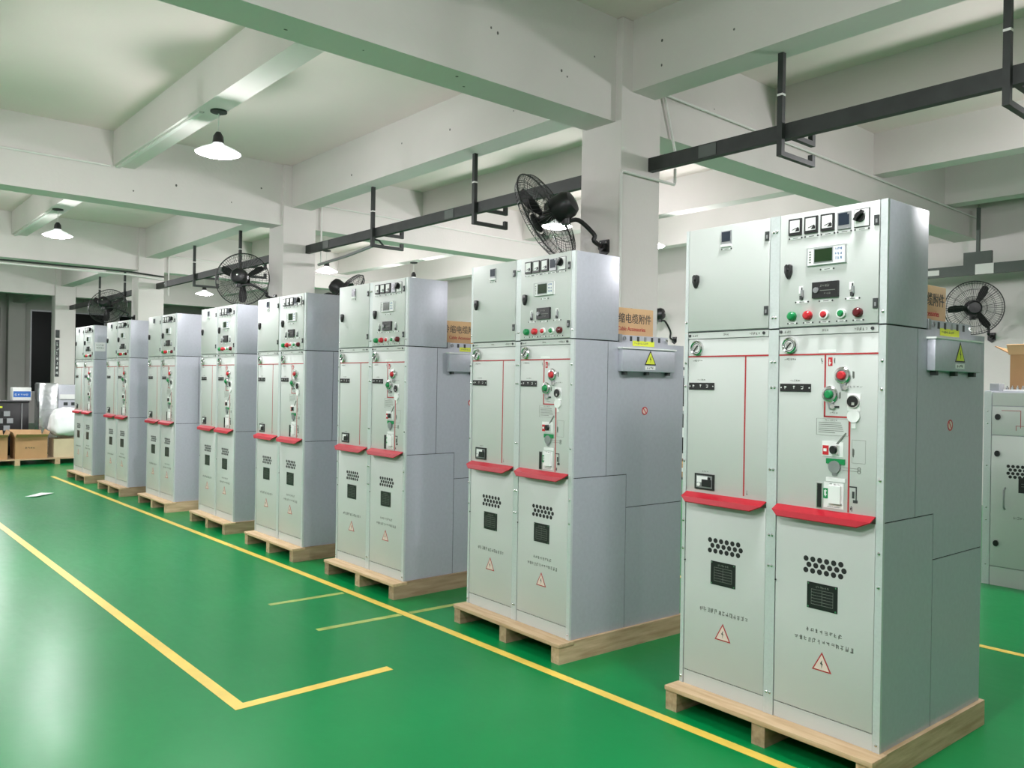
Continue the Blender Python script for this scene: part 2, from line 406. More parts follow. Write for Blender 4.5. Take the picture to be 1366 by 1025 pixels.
def build_cabinet():
    R = empty('switchgear_cabinet')
    DY = -0.014                         # door face
    F = FRONT(DY); PF = FRONT(-0.006)   # door / front panel faces
    # carcass
    for a, b in ((0, .4985), (.5015, 1.0)):
        MB('zinc').box(a, b - (.004 if b == 1.0 else 0), .004, .928, 0, 1.698).build('cell_body', R)
        MB('zinc').box(a, b, .004, .345, 1.704, 2.2).build('instrument_box', R, bevel=.003)
    MB('gap').box(.004, .996, .01, .34, 1.698, 1.704).build('joint_gasket', R)
    MB('zinc').box(0, 1, .928, .932, 0, 1.698).build('rear_panel', R)
    # side panels with their seams
    g = .0022
    S = SIDE(.9965)
    MB('zinc').rect(S, .004, .26 - g, .912 + g, 1.698, 0, .0035).build('side_panel', R)
    MB('zinc').prism(S, [(.26 + g, .912 + g), (.43 + g, .912 + g), (.43 + g, .715 + g), (.928, .715 + g), (.928, 1.698), (.26 + g, 1.698)], 0, .0035).build('side_panel', R)
    MB('zinc').rect(S, .004, .43 - g, 0, .912 - g, 0, .0035).build('side_panel', R)
    MB('zinc').rect(S, .43 + g, .928, 0, .715 - g, 0, .0035).build('side_panel', R)
    MB('gap').rect(S, .004, .928, .001, 1.697, -.0005, .0004).build('seam_backing', R)
    # top tray behind the instrument boxes
    t = MB('zinc').box(0.02, 1, .352, .78, 1.698, 1.742).build('top_tray', R)
    for k, y in enumerate((.45, .512, .575, .635, .70)):
        MB('dark' if k != 2 else 'steelgrey').rect(SIDE(1.0), y - .009, y + .009, 1.708, 1.736, 0, .002).build('slot', t)
    MB('chrome').lathe((1.0, .76, 1.722), (1, 0, 0), [(.001, .012), (.008, .012), (.011, .006), (.011, 0)], 10).build('bolt', t, smooth=True)
    MB('steelgrey').box(.985, 1.004, .348, .372, 1.700, 1.745).ring(SIDE(1.004), .39, 1.722, .008, .013, 0, .004).build('latch_bracket', t)
    # side housing with the yellow warning triangle
    h = MB('zinc').box(1.0, 1.035, .345, .81, 1.525, 1.662).build('side_housing', R, bevel=.004)
    MB('white').box(1.0, 1.042, .338, .818, 1.660, 1.668).build('glint_lip', h)  # lip coloured white for the specular glint along this edge
    for y in (.385, .575, .765): MB('dark').box(1.002, 1.026, y - .012, y + .012, 1.506, 1.525).build('clip', h)
    w_ = MB('black', 'yellow', 'black'); warning_triangle(w_, SIDE(1.035), .585, 1.567, .10, .088, .0012, 0, 1, 2); w_.build('warning_triangle', h)
    MB('white', 'ink').rect(SIDE(1.035), .54, .63, 1.538, 1.560, 0, .0008).glyphs(SIDE(1.0358), .555, .615, 1.541, 1.557, 4, 3, mi=1).build('printed_label', h)
    MB('yellow', 'ink').rect(SIDE(1.0), .465, .655, 1.680, 1.712, 0, .001).glyphs(SIDE(1.001), .48, .60, 1.690, 1.702, 9, 5, mi=1).build('yellow_label', R)
    MB('pink', 'redb').disc(SIDE(1.0), .58, 1.29, .022, 0, .0008, 0, 20).ring(SIDE(1.0), .58, 1.29, .019, .025, 0, .0014, 1).prism(SIDE(1.0), [(.566, 1.302), (.570, 1.306), (.594, 1.278), (.590, 1.274)], .0008, .0014, 1).build('no_touch_sticker', R)
    # front posts
    for nm, a, b in (('frame_post', 0, .019), ('frame_post', .471, .519), ('frame_post', .971, 1.0)):
        pm = MB('post').box(a, b, -.010, .004, 0, 1.698).box(a, b, -.010, .004, 1.705, 2.199)
        po = pm.build('frame_post', R)
        us = [(a + b) / 2] if b - a < .04 else [a + .016, b - .016]
        for z in (2.13, 1.752, 1.556, 1.443, 1.08, .79, .655, .03 if b - a < .04 else .095):
            if z == 2.13 and b - a < .04: continue
            for u in us:
                MB('chrome').lathe((u, -.010, z), (0, -1, 0), [(.001, .006), (.004, .0055), (.0065, .003), (.0065, 0)], 8).build('bolt', po, smooth=True)
    for cell, c in enumerate((.02, .52)):
        def x(v): return c + v
        a, b = c + .002, c + .448
        # instrument door
        d = MB('paint').box(a, b, DY, .004, 1.708, 2.198).build('instrument_door', R, bevel=.0025)
        L = c + .05
        MB('black').prism(F, [(L - .016, 1.972), (L - .006, 1.980), (L, 1.972), (L + .006, 1.980), (L + .016, 1.972), (L + .016, 1.945), (L + .008, 1.925), (L, 1.914), (L - .008, 1.925), (L - .016, 1.945)], 0, .018).disc(F, L, 1.955, .007, .018, .022).build('door_lock', d, bevel=.002)
        for z in (2.118, 1.786):
            MB('dark', 'steelgrey').rect(F, b - .020, b - .001, z - .020, z + .020, 0, .006).rect(F, b - .012, b - .005, z - .012, z + .004, .006, .009, 1).build('hinge', d)
        if cell == 0:
            MB('steelgrey', 'bluelcd', 'white').rect(F, .211, .267, 2.108, 2.170, 0, .006).rect(F, .216, .262, 2.120, 2.166, .006, .008, 1).rect(F, .211, .267, 2.096, 2.108, 0, .010, 2).build('digital_meter', d)
            q = MB('white', 'dark'); label_plate(q, F, .24, 2.086); q.build('name_tag', d)
        else:
            for k, u in enumerate((.598, .673, .748)):
                q = MB('black', 'white', 'black')
                q.rect(F, u - .030, u + .030, 2.103, 2.173, 0, .010).rect(F, u - .023, u + .023, 2.114, 2.166, .010, .0112, 1)
                q.prism(F, [(u - .012, 2.126), (u + .018, 2.136), (u + .019, 2.132), (u - .011, 2.124)], .0112, .0125, 2).prism(F, [(u + .002, 2.118), (u + .022, 2.118), (u + .022, 2.130), (u + .014, 2.134)], .0112, .0122, 2)
                q.build('needle_meter', d)
            MB('steelgrey', 'bluelcd').rect(F, .793, .850, 2.100, 2.170, 0, .009).rect(F, .798, .845, 2.116, 2.166, .009, .010, 1).rect(F, .838, .845, 2.158, 2.166, .010, .0105, 0).build('digital_meter', d)
            MB('white', 'black').rect(F, .863, .929, 2.098, 2.173, 0, .003, 1).rect(F, .866, .926, 2.101, 2.170, .003, .006).disc(F, .890, 2.140, .021, .006, .016, 1).prism(F, [(.872, 2.128), (.880, 2.122), (.914, 2.158), (.906, 2.164)], .016, .034, 1).build('rotary_switch', d)
            for u in (.598, .673, .748, .8215, .896):
                q = MB('white', 'dark'); label_plate(q, F, u, 2.090, .056); q.build('name_tag', d)
            q = MB('bluegrey', 'lcd', 'white', 'bluetext', 'ink')
            q.rect(F, .657, .834, 1.962, 2.038, 0, .010, 2).outline(F, [(.657, 1.962), (.834, 1.962), (.834, 2.038), (.657, 2.038)], .05, .010, .0112, 0)
            q.rect(F, .690, .778, 1.970, 2.033, .010, .0112, 0).rect(F, .694, .774, 1.975, 2.029, .0112, .0124, 1)
            for k in range(3): q.glyphs(FRONT(DY - .010), .786, .818, 1.977 + k * .019, 1.990 + k * .019, 3, 20 + k, .0008, 3)
            for k in range(5): q.rect(F, .668, .678, 1.974 + k * .011, 1.979 + k * .011, .010, .0108, 4)
            q.build('protection_relay', d)
            q = MB('black', 'ink', 'steelgrey').rect(F, .685, .802, 1.823, 1.890, 0, .012).disc(F, .706, 1.856, .012, .012, .020, 2).rect(F, .696, .711, 1.850, 1.862, .012, .022, 2).rect(F, .722, .790, 1.852, 1.855, .012, .0125, 1).glyphs(FRONT(DY - .012), .72, .765, 1.868, 1.880, 4, 4, .0005, 1).glyphs(FRONT(DY - .012), .74, .77, 1.836, 1.845, 3, 5, .0005, 1)
            q.build('humidity_controller', d)
            for u in (.744, .747):
                q = MB('white', 'dark'); label_plate(q, F, u, 1.810 if u == .744 else 1.943, .056); q.build('name_tag', d)
            for u in (.629, .857):
                MB('white', 'steelgrey', 'dark').rect(F, u - .010, u + .008, 1.848, 1.880, 0, .004).rect(F, u + .001, u + .012, 1.832, 1.862, .002, .010, 1).rect(F, u - .002, u + .009, 1.822, 1.838, 0, .012, 2).glyphs(FRONT(DY - .004), u + .001, u + .008, 1.852, 1.876, 1, 8, mi=2).build('press_link', d)
                q = MB('white', 'dark'); label_plate(q, F, u + .004, 1.812, .056); q.build('name_tag', d)
            for u, kind, mm in ((.589, 'push_button', 'green'), (.664, 'push_button', 'redb'), (.739, 'push_button', 'redb'), (.815, 'push_button', 'green'), (.887, 'indicator_lamp', 'dkred')):
                ringm = 'white' if u in (.739, .815) else mm
                q = MB(mm, ringm, 'black')
                q.ring(F, u, 1.753, .011, .0195, 0, .012, 1).lathe((u, DY, 1.753), (0, -1, 0), [(.0001, .022), (.010, .021), (.0135, .016), (.0135, 0)] if ringm == 'white' else [(.0001, .026), (.012, .025), (.018, .019), (.0185, 0)], 16)
                q.build(kind, d, smooth=True)
                q = MB('white', 'dark'); label_plate(q, F, u, 1.722, .040, .007); q.build('name_tag', d)
        # name strip
        s = MB('paint').box(a, b, -.010, .004, 1.672, 1.701).build('name_strip', R)
        SF = FRONT(-.010)
        MB('ink').glyphs(SF, x(.025), x(.062), 1.681, 1.693, 3, 31, mi=0).glyphs(SF, x(.205), x(.235), 1.681, 1.693, 3, 32).glyphs(SF, x(.345), x(.405), 1.679, 1.693, 5, 33).build('lettering', s)
        for u in (.012, .425): MB('dark').disc(SF, x(u), 1.687, .007, 0, .004, 0, 10).build('screw', s)
        # mimic front panel
        p = MB('paint').box(a, b, -.006, .004, .930, 1.669).build('front_panel', R, bevel=.0015)
        G = (x(.055), 1.627)
        MB('chrome', 'white', 'black').lathe((G[0], -.006, G[1]), (0, -1, 0), [(.036, 0), (.036, .012), (.030, .017), (.026, .012)], 24).disc(PF, G[0], G[1], .027, .004, .010, 1, 20).disc(PF, G[0] - .002, G[1] + .003, .012, .010, .014, 0, 14).prism(PF, [(G[0] - .016, G[1] - .014), (G[0] - .012, G[1] - .016), (G[0] + .012, G[1] + .010), (G[0] + .008, G[1] + .013)], .010, .016, 2).ring(PF, G[0], G[1], .020, .023, .010, .0105, 2).build('pressure_gauge', p, smooth=True)
        MB('mimic').rect(PF, a, b, 1.583, 1.590, 0, .0012).build('mimic_line', p)
        MB('ink').glyphs(PF, x(.025), x(.085), 1.562, 1.572, 6, 41).build('lettering', p)
        q = MB('black', 'white').rect(PF, x(.010), x(.157), 1.427, 1.461, 0, .004)
        for u in (.016, .151): q.disc(PF, x(u), 1.444, .003, .004, .005, 1, 8)
        q.glyphs(FRONT(-.010), x(.028), x(.046), 1.437, 1.452, 1, 50, mi=1).glyphs(FRONT(-.010), x(.070), x(.086), 1.437, 1.452, 1, 51, mi=1).glyphs(FRONT(-.010), x(.108), x(.124), 1.437, 1.452, 1, 52, mi=1)
        q.build('live_indicator', p)
        MB('ink').glyphs(PF, x(.055), x(.105), 1.471, 1.479, 5, 53).build('lettering', p)
        if cell == 0:
            MB('mimic').rect(PF, .345, .352, .945, 1.583, 0, .0012).build('mimic_line', p)
            MB('black', 'white', 'steelgrey', 'black').rect(PF, .074, .187, .951, 1.026, 0, .006).rect(PF, .084, .177, .959, 1.018, .006, .007, 2).rect(PF, .089, .150, .985, 1.014, .007, .008, 1).rect(PF, .120, .172, .966, 1.000, .007, .012, 3).disc(PF, .100, .974, .009, .007, .011, 1, 10).disc(PF, .160, 1.006, .007, .008, .011, 3, 10).build('fault_indicator', p)
            MB('ink').glyphs(PF, .112, .150, 1.034, 1.041, 4, 54).glyphs(PF, .362, .372, .944, .972, 1, 55).build('lettering', p)
        else:
            q = MB('mimic')
            q.rect(PF, .7375, .7445, 1.325, 1.583, 0, .0012).rect(PF, .7375, .856, 1.322, 1.329, 0, .0012).rect(PF, .849, .856, .936, 1.322, 0, .0012)
            q.build('mimic_line', p)
            MB('white').rect(PF, .71, .789, 1.593, 1.606, 0, .001).build('paper_tag', p)
            MB('redb', 'white').rect(PF, .754, .773, 1.537, 1.573, 0, .001).glyphs(FRONT(-.007), .756, .771, 1.541, 1.569, 1, 61, mi=1).build('red_tag', p)
            MB('ink').glyphs(PF, .722, .732, 1.545, 1.580, 1, 62).glyphs(PF, .778, .785, 1.540, 1.572, 1, 63).glyphs(PF, .862, .870, 1.480, 1.515, 1, 64).glyphs(PF, .835, .905, 1.448, 1.456, 5, 65).glyphs(PF, .762, .800, 1.338, 1.346, 4, 66).glyphs(PF, .805, .811, 1.40, 1.43, 1, 67).build('lettering', p)
            for (u, v, mm) in ((.820, 1.497, 'redb'), (.766, 1.418, 'green')):
                q = MB('chrome', mm, 'steelgrey')
                q.lathe((u, -.006, v), (0, -1, 0), [(.035, 0), (.036, .008), (.031, .013), (.024, .014), (.024, .010)], 20).disc(PF, u, v, .023, .006, .011, 2, 18).lathe((u, -.006, v), (0, -1, 0), [(.0001, .026), (.014, .025), (.018, .020), (.019, .008)], 16, 1)
                q.prism(PF, [(u - .010, v - .030), (u + .016, v - .030), (u + .022, v - .052), (u - .002, v - .060)], .001, .010, 2).disc(PF, u + .016, v - .050, .010, 0, .014, 0, 12)
                q.build('operating_button', p, smooth=True)
            MB('dark').rect(PF, .778, .806, 1.362, 1.371, 0, .001).build('small_tag', p)
            q = MB('white', 'black', 'chrome').rect(PF, .842, .898, 1.352, 1.424, 0, .003).disc(PF, .870, 1.391, .027, .003, .012, 2, 18).disc(PF, .869, 1.391, .023, .012, .014, 1, 18).rect(PF, .868, .880, 1.376, 1.388, .014, .018, 2).build('key_socket', p)
            MB('white').disc(PF, .871, 1.332, .027, .002, .009, 0, 18).rect(PF, .862, .880, 1.282, 1.318, 0, .004).build('socket_flap', p)
            MB('pink', 'ink').rect(PF, .705, .849, 1.248, 1.317, 0, .0006).build('instruction_card', p).data.materials[0] = MT['paint']
            card = p.children[-1]
            q = MB('ink').outline(PF, [(.705, 1.248), (.849, 1.248), (.849, 1.317), (.705, 1.317)], .025, .0006, .001)
            for k in range(6): q.rect(PF, .715, .79 + (k * 37 % 40) / 1000, 1.258 + k * .0082, 1.2605 + k * .0082, .0006, .001)
            q.glyphs(PF, .745, .80, 1.307, 1.314, 6, 70, .001)
            q.build('lettering', p)
            MB('white', 'redb', 'black', 'chrome', 'ink').rect(PF, .734, .828, 1.160, 1.222, 0, .003).rect(PF, .738, .764, 1.166, 1.205, .003, .006, 1).rect(PF, .742, .756, 1.180, 1.192, .006, .0065, 0).disc(PF, .789, 1.189, .017, .003, .020, 2, 16, .8).rect(PF, .800, .812, 1.170, 1.208, .003, .012, 3).prism(PF, [(.796, 1.214), (.836, 1.262), (.839, 1.260), (.806, 1.212)], .001, .004, 4).build('earthing_switch_lock', p)
            MB('green', 'steelgrey').rect(PF, .754, .836, 1.130, 1.152, 0, .006).disc(PF, .792, 1.118, .026, .004, .010, 1, 16).rect(PF, .782, .802, 1.082, 1.10, 0, .006, 1).build('hinged_cover', p)
            MB('ink').rect(PF, .825, .90, 1.117, 1.1185, 0, .001).rect(PF, .825, .90, 1.106, 1.1075, 0, .001).ring(PF, .896, 1.1175, .005, .008, 0, .001, 0, 10).ring(PF, .896, 1.1055, .005, .008, 0, .001, 0, 10).glyphs(PF, .868, .874, 1.16, 1.20, 1, 71).outline(PF, [(.864, 1.14), (.922, 1.14), (.922, 1.235), (.864, 1.235)], .02, 0, .0007).build('circuit_diagram', p)
            MB('black', 'chrome').rect(PF, .712, .738, .940, 1.046, 0, .004, 1).rect(PF, .717, .733, .943, 1.043, .004, .007, 0).build('spring_slot', p)
            MB('white', 'ink', 'steelgrey').rect(PF, .754, .838, 1.056, 1.072, 0, .004).rect(PF, .744, .832, .945, 1.052, 0, .002).rect(PF, .770, .823, .966, 1.040, .002, .014).rect(PF, .7725, .825, .964, .968, .002, .012, 2).glyphs(FRONT(-.008), .765, .825, 1.040, 1.050, 3, 72, mi=1).glyphs(FRONT(-.008), .762, .82, .948, .954, 9, 73, mi=1).build('counter_window', p)
            MB('green', 'white').rect(PF, .743, .765, .984, 1.026, .002, .005).glyphs(FRONT(-.011), .745, .763, .988, 1.022, 1, 74, mi=1).build('closed_mark', p)
            MB('dark').rect(PF, .856, .888, 1.040, 1.045, 0, .001).rect(PF, .883, .888, .985, 1.040, 0, .001).rect(PF, .872, .892, .978, .990, 0, .001).rect(PF, .868, .878, .996, 1.024, 0, .001).glyphs(PF, .860, .872, .940, .965, 1, 75).build('circuit_diagram', p)
        # red handle rail under the front panel
        y0, y1, y2 = -.006, -.050, -.056
        q = MB('red')
        vs = [(a, y0, .934), (b, y0, .934), (a + .002, y1, .914), (b - .002, y1, .914), (a + .030, y2, .890), (b - .055, y2, .890)]
        vs += [(v[0], v[1] + .003, v[2] - .004) for v in vs]
        fs = [(0, 1, 3, 2), (2, 3, 5, 4), (6, 8, 9, 7), (8, 10, 11, 9), (0, 2, 8, 6), (2, 4, 10, 8), (1, 7, 9, 3), (3, 9, 11, 5), (4, 5, 11, 10), (0, 6, 7, 1)]
        q._add(vs, fs, 0); q.build('handle_rail', R)
        # lower cable-compartment door
        dz = MB('paint').box(a, b, DY + .006, .004, .070, .905).build('lower_door', R, bevel=.0025)
        DF = FRONT(DY + .006)
        v = MB('gap')
        for r in range(3):
            for k in range(6):
                v.disc(DF, x(.148 + k * .0315 + (.014 if r == 1 else 0)), .718 - r * .0245, .0118, -.002, .0006, 0, 12)
        v.build('vent_holes', dz)
        q = MB('black', 'ink', 'chrome').rect(DF, x(.156), x(.294), .512, .622, 0, .002)
        for k in range(6): q.rect(DF, x(.176), x(.274), .530 + k * .0125, .5318 + k * .0125, .002, .0024, 1)
        for u in (.176, .225, .274): q.rect(DF, x(u) - .0007, x(u) + .0007, .530, .594, .002, .0024, 1)
        q.glyphs(FRONT(DY + .004), x(.195), x(.255), .600, .611, 6, 80, .0004, 1)
        for u in (.163, .287):
            for zz in (.518, .616): q.disc(DF, x(u), zz, .0035, .002, .004, 2, 8)
        q.build('rating_plate', dz)
        q = MB('ink')
        if cell == 0: q.glyphs(DF, x(.095), x(.366), .373, .397, 13, 90)
        else: q.glyphs(DF, x(.150), x(.320), .408, .430, 8, 91).glyphs(DF, x(.098), x(.370), .366, .388, 13, 92)
        q.build('lettering', dz)
        q = MB('mimic', 'pink', 'dark'); warning_triangle(q, DF, x(.228), .257, .088, .080, .0012, 0, 1, 2); q.build('warning_triangle', dz)
        MB('paint').box(a, b, -.006, .004, 0, .066).build('plinth', R)
        MB('dark').disc(F, x(.006), .60, .004, -.002, .002, 0, 6).build('door_screw', dz)
    return R

def build_pallet():
    P = empty('wooden_pallet')
    for a in (-.008, .475, .952):
        m = MB('woody').box(a, a + .066, -.1, .955, 0, .094)
        if a != .475: m.box(a + (0 if a < 0 else .016), a + (.05 if a < 0 else .066), .013, .955, .094, .1145)
        m.build('stringer', P)
    n = 6; ys = [-.1085, .09, .28, .47, .66, .845]
    for k, y in enumerate(ys):
        MB('wood').box(-.010 if k == 0 else .045, 1.022 if k == 0 else .965, y, y + .12, .094, .1150).build('deck_board', P, bevel=.002)
    return P

CX = [0.72475, -1.05503, -2.766, -4.31351, -5.86588, -7.57243, -9.21148, -10.87497]
CY = [0, 0.03828, 0.04752, 0.02287, 0.0376, 0.01679, -0.03486, -0.06253]
CT = [-0.02493, -0.04016, 0.00172, -0.0035, -0.01347, 0.00839, 0.01906, 0.01563]
HP = 0.1153
ORD = ['nearest the camera, at the right end of the row', 'second from the camera', 'third from the camera', 'fourth from the camera',
       'fifth from the camera', 'sixth from the camera', 'seventh from the camera', 'farthest from the camera, at the left end of the row']
PORD = ['nearest', 'second', 'third', 'fourth', 'fifth', 'sixth', 'seventh', 'farthest']
proto = build_cabinet(); pproto = build_pallet()
cabs = []
for i in range(8):
    o = proto if i == 0 else copy_tree(proto, None, () if i < 3 else ('bolt', 'name_tag', 'screw', 'small_tag', 'door_screw', 'clip', 'slot') if i > 4 else ('bolt',))
    o.location = (CX[i] - cos(CT[i]), CY[i] - sin(CT[i]), HP); o.rotation_euler.z = CT[i]
    tag(o, 'tall grey switchgear cabinet, ' + ORD[i], 'cabinet', 'switchgear cabinets in the front row')
    cabs.append(o)
    q = pproto if i == 0 else copy_tree(pproto)
    q.location = (CX[i] - cos(CT[i]), CY[i] - sin(CT[i]), 0); q.rotation_euler.z = CT[i]
    tag(q, 'raw pine pallet under the %s cabinet of the row' % PORD[i], 'pallet', 'pallets under the cabinets')
# paper notice taped to the last cabinet
MB('white', 'ink').rect(SIDE(1.0), .005, .15, 1.82, 1.95, 0, .002).glyphs(SIDE(1.002), .02, .13, 1.90, 1.92, 6, 101, mi=1).glyphs(SIDE(1.002), .02, .13, 1.86, 1.88, 6, 102, mi=1).build('paper_notice', cabs[7])

# cartons of cable accessories on the first three cabinets
for i in range(3):
    root = empty('carton', (CX[i] - cos(CT[i]), CY[i] - sin(CT[i]), HP + 1.742), CT[i])
    tag(root, 'light brown printed carton on top of the %s cabinet' % PORD[i], 'carton', 'cable accessory cartons')
    MB('cardlight').box(.22, .90, .365, .755, 0, .175).build('box_body', root, bevel=.003)
    MB('card').box(.22, .9002, .556, .564, .1752, .1758).build('box_seam', root)
    for body, sz, v, m, sx in (('冷缩电缆附件', .064, .088, 'dark', .92), ('Cable Accessories', .036, .036, 'mimic', .92)):
        t = text_mesh('lettering', body, sz, m, root, sx, 'CENTER')
        t.matrix_local = Matrix(((0, 0, 1, .9008), (1, 0, 0, .56), (0, 1, 0, v), (0, 0, 0, 1)))

# ------------------------------------------------------------------ pendant lamps
def build_lamp():
    R = empty('pendant_lamp')
    MB('rail').lathe((0, 0, 0), (0, 0, -1), [(.0001, 0), (.075, 0), (.075, .018), (.03, .028), (.0001, .028)], 18).build('ceiling_rose', R, smooth=True)
    MB('pvc').tube([(0, 0, -.02), (0, 0, -.22)], .006).build('cord', R)
    MB('black').lathe((0, 0, -.20), (0, 0, -1), [(.0001, 0), (.022, 0), (.046, .04), (.052, .10), (.040, .105), (.0001, .105)], 18).build('lamp_holder', R, smooth=True)
    MB('shade').lathe((0, 0, -.30), (0, 0, -1), [(.045, 0), (.060, .02), (.095, .035), (.17, .070), (.205, .095), (.203, .098), (.165, .076), (.09, .042), (.045, .02)], 32).build('shade', R, smooth=True)
    MB('bulb').lathe((0, 0, -.335), (0, 0, -1), [(.0001, 0), (.10, .018), (.185, .058), (.170, .074), (.10, .092), (.0001, .098)], 32).build('bulb', R, smooth=True)
    for kind, pw, z in (('SPOT', LAMP_POWER, -.52), ('POINT', LAMP_SPILL, -.62)):
        L = bpy.data.lights.new('lamp_light', kind); L.energy = pw; L.color = LAMP_COLOR; L.shadow_soft_size = .12
        if kind == 'SPOT': L.spot_size = radians(172); L.spot_blend = .35
        lo = bpy.data.objects.new('lamp_light', L); COL.objects.link(lo); lo.parent = R; lo.location = (0, 0, z)
    return R
lp = build_lamp()
LAMPS = [(-5.40, -.36, SB, 'brightest white pendant lamp over the aisle, hanging before the second column'),
         (-11.55, -.43, SB, 'smaller white pendant lamp over the far aisle, left of the third column'),
         (.70, -.40, SB, 'white pendant lamp above the aisle beside the nearest cabinet'),
         (-17.9, -.42, SB, 'white pendant lamp over the aisle beyond the third cross beam'),
         (-11.9, 4.2, SB - .03, 'white pendant lamp behind the row, just right of the second column'),
         (-17.95, 4.1, SB - .03, 'distant white pendant lamp below the bracket left of the second column'),
         (-5.6, 6.3, None, 'white pendant lamp behind the nearest column, beside the hanging fan'),
         (-11.8, 6.3, None, 'distant pendant lamp above the third cabinet, near the back wall'),
         (.6, 4.2, SB - .03, 'white pendant lamp above the back aisle at the near end'),
         (-5.6, 4.2, SB - .03, 'white pendant lamp hidden behind the nearest column'),
         (.7, -2.73, SB, 'added unseen white pendant lamp over the other side of the aisle, near end'),  # row added out of view to brighten the cabinet fronts
         (-5.4, -2.73, SB, 'added unseen white pendant lamp over the other side of the aisle, first bay'),
         (-11.5, -2.73, SB, 'added unseen white pendant lamp over the other side of the aisle, second bay'),
         (-17.7, -2.73, SB, 'added unseen white pendant lamp over the other side of the aisle, third bay'),  # added out of view to brighten the far columns
         (.7, -4.88, SB, 'added unseen white pendant lamp across the aisle behind the camera, near end'),  # further unseen row, added to even out light on the cabinet fronts
         (-5.4, -4.88, SB, 'added unseen white pendant lamp across the aisle behind the camera, first bay'),
         (-11.5, -4.88, SB, 'added unseen white pendant lamp across the aisle behind the camera, second bay'),
         (6.8, -.41, SB, 'added unseen white pendant lamp over the aisle one bay behind the camera'),  # bay of lamps added unseen to light the cabinet side panels
         (6.8, -2.73, SB, 'added unseen white pendant lamp behind the camera, over the other side of the aisle'),
         (6.8, 4.0, SB - .03, 'added unseen white pendant lamp behind the camera, over the back aisle')]
for k, (x, y, z, lab) in enumerate(sorted(LAMPS, key=lambda q: q[1])):
    o = lp if k == 0 else copy_tree(lp)
    o.location = (x, y, z if z else SB - .06)
    if z is None: o.location.y = 6.10
    tag(o, lab, 'lamp', 'pendant lamps')
    f = .45 if x > 5 else .38 if (abs(y) < 1 and x > 0) else .6 if (abs(y) < 1 and x > -15) else 1.0    # outputs scaled per lamp to balance the light on the cabinets
    for ch in o.children:
        if ch.type == 'LIGHT' and f != 1.0:
            ch.data = ch.data.copy(); ch.data.energy *= f
        if ch.type == 'LIGHT' and ch.data.type == 'POINT' and -3 < y < -2:
            ch.data = ch.data.copy(); ch.data.energy *= .28

# ------------------------------------------------------------------ steel rails with bracket hangers
RZ0, RZ1 = 3.30, 3.41
segs = [(-2.145, 3.6, 'dark steel rail hung along the row, right of the nearest column'), (-8.205, -2.585, 'dark steel rail between the nearest and second columns'),
        (-14.58, -8.655, 'dark steel rail between the second and third columns'), (-21.62, -15.02, 'dark steel rail between the third and fourth columns')]
for a, b, lab in segs:
    r = tag(empty('steel_rail', (a, 1.955, RZ0)), lab, 'rail', 'hanging steel rails')
    n = b - a; h = RZ1 - RZ0
    MB('rail').box(.002, n - .002, -.028, -.022, 0, h).box(.002, n - .002, -.022, .03, h - .006, h).box(.002, n - .002, -.022, .03, 0, .006).build('channel', r)
    for k in range(int(n / 2.8) + 1):
        xx = .5 + k * 2.75
        if xx < n - .2: MB('bronze').box(xx, xx + .16, -.032, -.028, .01, h - .01).build('splice_plate', r)
def hanger(x, lab, brace=False):
    h = tag(empty('rail_hanger', (x, 1.9, LB)), lab, 'bracket', 'rail hangers')
    MB('rail').box(-.02, .02, -.015, .025, -.72, 0).build('post', h)
    for z in (-.570, -.720):
        y0 = .025 if z < -.7 else .088
        m = MB('rail').box(-.018, .018, y0, .44, z, z + .035).box(-.018, .018, .40, .44, z + .035, z + .085)
        m.build('arm', h)
    MB('pvc').box(-.021, .021, -.016, .026, -.30, -.285).build('cable_tie', h)
    if brace: MB('rail').tube([(0, .03, -.625), (0, .10, -.635), (0, .16, -.69)], .012, 6).build('brace', h)
for x, lab, br in ((.5, 'dark hook bracket at the top right corner', 0), (-.93, 'dark hook bracket hanging right of the nearest column', 0), (-4.41, 'dark hook bracket hanging just left of the big fan', 0),
               (-6.40, 'dark hook bracket hanging near the second column, with a diagonal brace', 1), (-10.40, 'dark hook bracket hanging in front of the round fan', 0),
               (-12.42, 'dark hook bracket hanging right of the third column', 0), (-16.6, 'dark hook bracket hanging left of the third column', 0), (-18.6, 'dark hook bracket hanging right of the fourth column', 0)):
    hanger(x, lab, br)
# back rail near the wall
r = tag(empty('steel_rail', (-4.2, 8.36, 3.085)), 'dark olive steel rail along the back wall above the fan', 'rail')
MB('bronze').box(0, 7.5, -.03, .03, 0, .135).build('channel', r)
for xx in (.3, 2.05, 6.9): MB('bronze').box(xx, xx + .34, -.025, .025, .135, .30 if xx == 2.05 else .2).build('riser_plate', r)
MB('pvc').box(1.5, 1.75, -.035, -.031, .03, .10).build('splice_plate', r)
MB('pvc').box(2.2, 2.42, -.035, -.031, .0, .135).build('splice_plate', r)
for xx in (.47, 2.22, 7.05): MB('bronze').box(xx - .02, xx + .02, -.02, .02, .2, .875).build('drop_rod', r)

